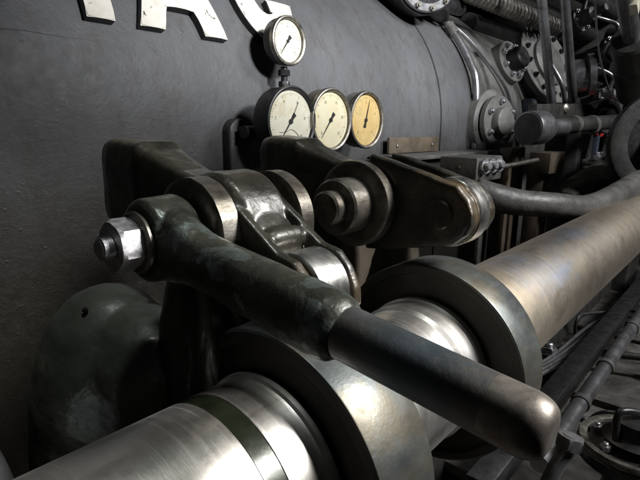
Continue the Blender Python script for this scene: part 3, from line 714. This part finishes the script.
bm = bmesh.new(); tube(bm, [(-.93, 2.9, .35), (-.9, 2.93, .3), (-.86, 2.96, .22), (-.85, 3.02, .12), (-.85, 3.06, .02)], .013, 12); obj('pipe', bm, 'greypipe', t)
# light cylinder with studs behind rods
t = thing('stub_cylinder', 'satin grey stub cylinder with studs right of the leaning rods', 'cylinder', (-.95, 3.4, .2))
oo = Vector((-1.0, 3.35, .29)); dd = Vector((.8, .35, .12)); d_, a_, b_ = frame(dd)
bm = bmesh.new(); lathe(bm, oo, dd, [(-.2, 0), (-.2, .14), (.0, .14), (.01, .1), (.15, .095), (.155, .12), (.19, .12), (.19, 0)], 56); obj('barrel', bm, 'greypipe', t)
for k in range(8):
    an = 2 * PI * k / 8; bm = bmesh.new(); bolt(bm, oo + d_ * .19 + (a_ * math.cos(an) + b_ * math.sin(an)) * .098, dd, .018, .02, k); obj('bolt', bm, 'black', t, 20)
# large column with ram at upper right
t = thing('ram_column', 'bright steel ram entering a fat dark cylinder at the upper right corner', 'hydraulic ram', (-.45, 2.7, -.2))
bm = bmesh.new(); tube(bm, [(-.5, 2.24, .60), (-.5, 2.70, .34)], .036, 32, False); obj('ram', bm, 'greypipe', t)
bm = bmesh.new(); lathe(bm, (-.5, 2.62, .385), (0, .46, -.26), [(0, 0), (0, .075), (.012, .085), (.16, .088), (.17, .095), (.4, .1), (.4, 0)], 48); obj('cylinder', bm, 'darkcast', t)
bm = bmesh.new(); box(bm, (-.469, 2.43, .475), (.03, .06, .04), .002, Matrix.Rotation(-.52, 3, 'X')); obj('nameplate', bm, 'dial_white', t)
# frames of the farther engine part
t = thing('slanted_frame', 'slanting grey ribbed engine frame in the gloom beyond the rods', 'engine frame', (-1.0, 4.4, -1.0))
bm = bmesh.new(); box(bm, (-1.35, 4.6, .2), (1.0, .6, 2.2), .02); obj('body', bm, 'greycast', t)
for k in range(4):
    bm = bmesh.new(); box(bm, (-.9 + k * .09, 4.2 + k * .02, .22), (.05, .16, 1.2), .01, Matrix.Rotation(-.5, 3, 'X')); obj('rib', bm, 'greycast', t)
for (y, z, r) in ((4.15, .62, .07), (4.05, .34, .055), (4.4, .8, .06)):
    bm = bmesh.new(); lathe(bm, (-.84, y, z), (1, -.3, 0), [(-.1, 0), (-.1, r), (.03, r), (.03, r * .6), (.09, r * .55), (.09, 0)], 32); obj('boss', bm, 'darkcast', t)
t = thing('overhead_pipes', 'row of dark horizontal pipes crossing the top right of the engine', 'pipes', (-1.2, 3.6, .7))
for k, (x, z, r) in enumerate(((-1.15, .66, .06), (-1.0, .78, .045), (-1.3, .55, .05))):
    bm = bmesh.new(); tube(bm, [(x, 2.7, z), (x + .1, 5.6, z + .05)], r, 24, False); obj('pipe', bm, 'darkcast', t)
t = thing('big_nut', 'rounded hex nut on a plate left of the fat dark cylinder', 'nut', (-.72, 3.3, .43))
bm = bmesh.new(); disc(bm, (-.72, 3.36, .43), (.75, -.66, 0), -.03, 0, .062, .006, 32); obj('washer', bm, 'darkcast', t)
bm = bmesh.new(); hexnut(bm, (-.72, 3.36, .43), (.75, -.66, 0), 0, .04, .048, .2); obj('nut', bm, 'bezel', t, 20)
bm = bmesh.new(); tube(bm, [(-.74, 3.38, .43), (-1.3, 3.9, .43)], .03, 12, False); obj('shank', bm, 'darkcast', t)

# ------------------------------------------------------------------ horizontal link with round ends, right
t = thing('valve_link', 'dark horizontal link with round grey end boss beside the pale cover', 'link', (-.7, 2.05, -.9))
bm = bmesh.new(); lathe(bm, (-.7, 2.03, -.002), (.25, 1, .02), [(0, 0), (0, .058), (.003, .064), (.012, .066), (.09, .066), (.13, .05), (.15, .035), (.26, .033), (.26, 0)], 56)
obj('end_boss', bm, 'greypipe', t, 30)
bm = bmesh.new(); lathe(bm, (-.7, 2.03, -.002), (.25, 1, .02), [(-.0015, 0), (-.0015, .057), (.002, .057)], 56); obj('end_face', bm, 'darkcast', t)
bm = bmesh.new(); box(bm, (-.72, 2.75, .075), (.04, 1.25, .085), .006, Matrix.Rotation(.04, 3, 'X')); obj('bar', bm, 'darkcast', t)
bm = bmesh.new(); tube(bm, [(-.69, 2.25, .005), (-.62, 2.6, .02), (-.56, 2.9, .035)], .034, 24); obj('rod', bm, 'darkcast', t)
for (yy, r) in ((2.45, .04), (2.62, .045)):
    bm = bmesh.new(); disc(bm, (-.66 + (yy - 2.4) * .17, yy, .014), (.18, 1, .05), 0, .03, r, .004, 32); obj('nut_ring', bm, 'greycast', t)
bm = bmesh.new(); lathe(bm, (-.62, 2.95, .06), (.9, -.6, .05), [(-.08, 0), (-.08, .085), (.0, .085), (.004, .08), (.004, .066), (-.01, .062), (-.01, .04), (.02, .036), (.02, 0)], 48); obj('pivot_boss', bm, 'darkcast', t)
bm = bmesh.new(); lathe(bm, (-.72, 2.5, .085), (1, -.4, .1), [(0, 0), (.02, .022), (.03, .02), (.036, .01), (.037, 0)], 24); obj('oil_cup', bm, 'bezel', t)
# support foot hides below
bm = bmesh.new(); box(bm, (-.75, 2.9, -.45), (.06, .08, .98), .004); obj('post', bm, 'darkcast', t)

t = thing('flywheel', 'dark flywheel rim cut off by the right edge of the photo', 'wheel', (-.33, 2.5, -.15))
oo = Vector((-.30, 2.48, -.06)); dd = Vector((.55, -.83, .08))
bm = bmesh.new(); lathe(bm, oo, dd, [(-.05, .15), (-.05, .2), (-.03, .215), (.0, .22), (.02, .215), (.025, .2), (.02, .15), (-.05, .15)], 96); obj('rim', bm, 'darkcast', t)
bm = bmesh.new(); lathe(bm, oo, dd, [(-.045, 0), (-.045, .152), (-.035, .152), (-.028, .12), (-.03, .08), (-.0, .06), (.04, .05), (.04, 0)], 64); obj('web', bm, 'black', t)
bm = bmesh.new(); tube(bm, [oo, oo + Vector((-.3, .5, 0))], .03, 16, False); obj('axle', bm, 'darkcast', t)
# pale casting between shaft and wheel
t = thing('pale_casting', 'smooth oily grey casting just above the far shaft at the right', 'casting', (-.5, 2.6, -.5))
bm = bmesh.new(); loft(bm, [((-.62, 2.35, -.30), (.03, 0, 0), (0, 0, .03), 2.2), ((-.58, 2.42, -.27), (.08, 0, 0), (0, 0, .06), 2.2), ((-.52, 2.6, -.25), (.13, 0, 0), (0, 0, .085), 2.4), ((-.48, 2.9, -.22), (.15, 0, 0), (0, 0, .1), 2.4), ((-.45, 3.4, -.2), (.15, 0, 0), (0, 0, .1), 2.4)], 36)
fused('casting', bm, 'dome', t, .008, 4, rough=.003)
bm = bmesh.new(); box(bm, (-.6, 2.78, -.165), (.12, .12, .03), .004); obj('pad', bm, 'greycast', t)
for dy in (-.03, .04):
    bm = bmesh.new(); bolt(bm, (-.60 , 2.77 + dy, -.15), (0, 0, 1), .026, .022, dy * 9); obj('bolt', bm, 'nut', t, 20)
bm = bmesh.new(); box(bm, (-.5, 2.9, -.65), (.2, .3, .72), .01); obj('leg', bm, 'darkcast', t)
# wooden / brown blocks under the link
t = thing('brown_block', 'brown square block under the horizontal link', 'block', (-.7, 2.36, -.3))
bm = bmesh.new(); box(bm, (-.72, 2.38, -.15), (.09, .2, .09), .003); obj('block', bm, 'brownplate', t)
bm = bmesh.new(); box(bm, (-.76, 2.42, -.6), (.07, .12, .8), .003); obj('post', bm, 'brownplate', t)
t = thing('thin_spindle', 'thin light spindle between the bolt block and the brown block', 'rod', (-.72, 2.0, -.15))
bm = bmesh.new(); tube(bm, [(-.80, 1.83, -.165), (-.72, 2.25, -.135)], .010, 14, False); obj('spindle', bm, 'bezel', t)
t = thing('brown_post', 'narrow brown post behind the end boss of the link', 'post', (-.85, 2.3, -.5))
for k in range(3):
    bm = bmesh.new(); box(bm, (-.86, 2.26 + k * .075, -.38), (.05, .04, .58), .003); obj('slat', bm, 'brownplate', t)
t = thing('red_tag', 'small red painted bracket glimpsed under the horizontal link', 'bracket', (-.8, 3.6, -.05))
bm = bmesh.new(); prism(bm, [(3.45, -.02), (3.72, -.055), (3.80, -.03), (3.74, .0), (3.55, .0)], 'x', -.83, -.8, .002); obj('plate', bm, 'red', t)
bm = bmesh.new(); box(bm, (-.815, 3.65, -.5), (.03, .05, .96), .002); obj('stem', bm, 'navy', t)
# brown wall bracket behind the far rocker
t = thing('rib_bracket', 'brown ribbed bracket glimpsed below the far rocker arm', 'bracket', (-.8, 1.0, -.5))
bm = bmesh.new(); loft(bm, [((-.78, 1.02, -.12), (.03, 0, 0), (0, .05, 0), 5), ((-.72, 1.0, -.30), (.03, 0, 0), (0, .06, 0), 5), ((-.7, 1.0, -1.0), (.05, 0, 0), (0, .08, 0), 5)], 28); obj('rib', bm, 'brownplate', t)
bm = bmesh.new(); box(bm, (-.9, 1.05, -.55), (.26, .08, .9), .01); obj('web', bm, 'darkcast', t)

# ------------------------------------------------------------------ below the shaft, lower right
t = thing('floor_pipe', 'light grey jointed pipe running under the shaft at the lower right', 'pipe', (-.2, 1.6, -.75))
a = Vector((-.225, .9, -.62)); b = Vector((-.225, 4.2, -.62)); 
bm = bmesh.new(); tube(bm, [a, b], .018, 28, False); obj('pipe', bm, 'greypipe', t)
for yy in (1.18, 1.42, 1.78):
    bm = bmesh.new(); lathe(bm, (-.225, yy, -.62), (0, 1, 0), [(0, .0182), (0, .021), (.02, .021), (.02, .0182)], 32); obj('joint_ring', bm, 'greycast', t)
t = thing('dark_rail', 'black square rail parallel to the light grey pipe', 'rail', (-.3, 1.8, -.8))
bm = bmesh.new(); box(bm, (-.30, 2.2, -.66), (.05, 2.8, .05), .004); obj('rail', bm, 'black', t)
t = thing('base_plate', 'pale stained metal tray lying below the shaft', 'tray', (-.1, 1.9, -.8))
for k, (y0, y1) in enumerate(((1.0, 1.52), (1.56, 2.1), (2.14, 2.9))):
    bm = bmesh.new(); box(bm, (-.05, (y0 + y1) / 2, -.80), (.95, y1 - y0, .03), .006); obj('panel', bm, 'floor', t)
bm = bmesh.new(); box(bm, (-.05, 1.9, -.9), (.9, 1.8, .16), .006); obj('plinth', bm, 'darkcast', t)
t = thing('cable_bundle', 'bundle of thin grey cables crossing the tray under the shaft', 'cables', (-.45, 1.7, -.75))
for k in range(4):
    bm = bmesh.new(); tube(bm, [(-.47 + .018 * k, 1.25, -.70), (-.40 + .02 * k, 1.55, -.70 + .008 * k), (-.36 + .022 * k, 1.95, -.69), (-.28 + .02 * k, 2.4, -.74)], .006, 8); obj('cable', bm, 'greypipe', t)
t = thing('wire_handle', 'thin bent black wire handle standing on the tray', 'wire handle', (-.3, 2.0, -.75))
bm = bmesh.new(); tube(bm, [(-.42, 1.95, -.75), (-.42, 1.95, -.70), (-.40, 2.0, -.68), (-.26, 2.15, -.68), (-.24, 2.1, -.7), (-.25, 2.03, -.75)], .006, 10); obj('wire', bm, 'black', t)
# pump flange with nuts at the bottom right corner
t = thing('pump_cover', 'black round pump cover with pale rim and nuts at the bottom right', 'pump', (-.07, 1.02, -.7))
o_ = Vector((-.085, .985, -.555)); up = Vector((-.05, .02, 1)); d_, a_, b_ = frame(up)
bm = bmesh.new(); lathe(bm, o_, up, [(-.14, 0), (-.14, .05), (-.03, .055), (-.03, .098), (-.008, .1), (-.005, .094), (-.005, .0)], 64); obj('flange', bm, 'black', t)
bm = bmesh.new(); lathe(bm, o_, up, [(-.004, .083), (.002, .083), (.004, .089), (.004, .096), (-.002, .099), (-.005, .099)], 64); obj('rim', bm, 'bezel', t)
bm = bmesh.new(); lathe(bm, o_, up, [(-.004, .0), (.012, .06), (.02, .045), (.045, .04), (.05, .03), (.05, 0)], 48); obj('hub', bm, 'black', t)
for k in range(6):
    an = 2 * PI * k / 6 + .4; bm = bmesh.new(); bolt(bm, o_ + d_ * -.002 + (a_ * math.cos(an) + b_ * math.sin(an)) * .07, up, .0095, .009, k); obj('nut', bm, 'nut', t, 20)
bm = bmesh.new(); tube(bm, [o_ + Vector((-.03, -.04, .01)), o_ + Vector((-.034, -.035, .055)), o_ + Vector((-.022, -.02, .066)), o_ + Vector((.03, .04, .045)), o_ + Vector((.07, .07, .05))], .0065, 12); obj('handle', bm, 'black', t)
bm = bmesh.new(); box(bm, o_ + Vector((.05, .045, .045)), (.06, .04, .022), .006, Matrix.Rotation(.6, 3, 'Z')); bolt(bm, o_ + Vector((.05, .045, .055)), up, .014, .012); obj('clamp', bm, 'nut', t, 25)
bm = bmesh.new(); tube(bm, [o_ + Vector((0, 0, -.1)), Vector((-.085, .985, -1.0))], .05, 20, False); obj('standpipe', bm, 'darkcast', t)
for k, (x_, y_, r_) in enumerate(((-.03, .84, .008), (-.12, 1.12, .007), (-.06, 1.2, .006))):
    t = thing('oil_line', ('thin oil line bending past the front of the pump cover', 'thin oil line running behind the pump cover toward the black rail', 'thinnest oil line behind the pump cover, farthest from the viewer')[k], 'pipe', (x_, y_, -.7), 'thin oil lines around the pump cover')
    bm = bmesh.new(); tube(bm, [(x_ - .17, y_ + .06, -.72), (x_ - .12, y_ + .04, -.65), (x_ - .02, y_ + .01, -.63), (x_ + .12, y_ - .01, -.66), (x_ + .3, y_ - .02, -.66)], r_, 12); obj('pipe', bm, 'greypipe', t)
t = thing('elbow_pipe', 'small grey elbow pipe with nut below the lever tip', 'pipe elbow', (-.18, .9, -.7))
bm = bmesh.new(); tube(bm, [(-.160, .812, -.485), (-.164, .803, -.515), (-.174, .788, -.545), (-.182, .775, -.59), (-.184, .77, -.66), (-.184, .77, -1.0)], .0125, 20); obj('elbow', bm, 'greypipe', t)
bm = bmesh.new(); hexnut(bm, (-.162, .808, -.505), (.08, .2, .9), 0, .02, .022, .2); obj('nut', bm, 'greypipe', t, 20)

t = thing('engine_bed', 'dark oily engine bed casting beneath the camshaft', 'engine bed', (-.5, 1.0, -1.0))
bm = bmesh.new(); box(bm, (-.71, 1.4, -.83), (.5, 3.6, .32), .02); obj('bed', bm, 'darkcast', t)
for k in range(7):
    bm = bmesh.new(); bolt(bm, (-.50, .55 + k * .3, -.67), (0, 0, 1), .022, .02, k); obj('bolt', bm, 'ring', t, 20)
# small fittings on the tray
def fitting(name, label, cat, c, h, r, d=(0, 0, 1), mat='darkcast', grp='oily fittings on the tray under the shaft'):
    t = thing(name, label, cat, c, grp)
    bm = bmesh.new(); lathe(bm, c, d, [(0, 0), (0, r), (h * .3, r), (h * .34, r * .7), (h * .8, r * .62), (h * .85, r * .8), (h, r * .75), (h, 0)], 32); obj('body', bm, mat, t)
    bm = bmesh.new(); bolt(bm, Vector(c) + Vector(d).normalized() * h, d, r * .55, r * .4, h * 9); obj('nut', bm, 'nut', t, 20)
fitting('pipe_fitting', 'squat dark fitting on the tray just right of the lever tip', 'fitting', (-.33, 1.28, -.785), .07, .05)
fitting('pipe_fitting', 'dark fitting on the tray between the black rail and the far shaft', 'fitting', (-.42, 1.62, -.785), .08, .045)
fitting('pipe_fitting', 'small fitting on the tray right of the jointed grey pipe', 'fitting', (-.08, 1.9, -.785), .06, .04)
fitting('pipe_fitting', 'dark fitting at the right edge near the far tray', 'fitting', (.02, 1.6, -.785), .05, .045)
t = thing('cross_link', 'thin dark lever crossing the tray below the wire handle', 'link', (-.3, 1.75, -.74), 'oily fittings on the tray under the shaft')
bm = bmesh.new(); tube(bm, [(-.48, 1.70, -.73), (-.12, 1.82, -.71)], .012, 14, False); obj('bar', bm, 'darkcast', t)
for x, y_ in ((-.47, 1.703), (-.13, 1.817)):
    bm = bmesh.new(); disc(bm, (x, y_, -.75), (0, 0, 1), 0, .045, .025, .004, 24); obj('eye', bm, 'greycast', t)
t = thing('foot_plate', 'pale rectangular plate with four bolts beside the jointed grey pipe', 'plate', (-.02, 1.38, -.78))
bm = bmesh.new(); box(bm, (-.02, 1.36, -.777), (.2, .16, .012), .003, ); obj('plate', bm, 'greycast', t)
for dx in (-.08, .08):
    for dy in (-.06, .06):
        bm = bmesh.new(); bolt(bm, (-.02 + dx, 1.36 + dy, -.771), (0, 0, 1), .013, .012, dx * 9); obj('bolt', bm, 'ring', t, 20)
# small bright pipe peeking at the lower left corner
t = thing('corner_pipe', 'small grey pipe bend peeking in at the bottom left corner', 'pipe', (-.5, .08, -.5))
bm = bmesh.new(); tube(bm, [(-.62, .10, -.30), (-.60, .115, -.345), (-.585, .13, -.42), (-.58, .14, -.6), (-.58, .14, -1.0)], .02, 20); obj('pipe', bm, 'greypipe', t)
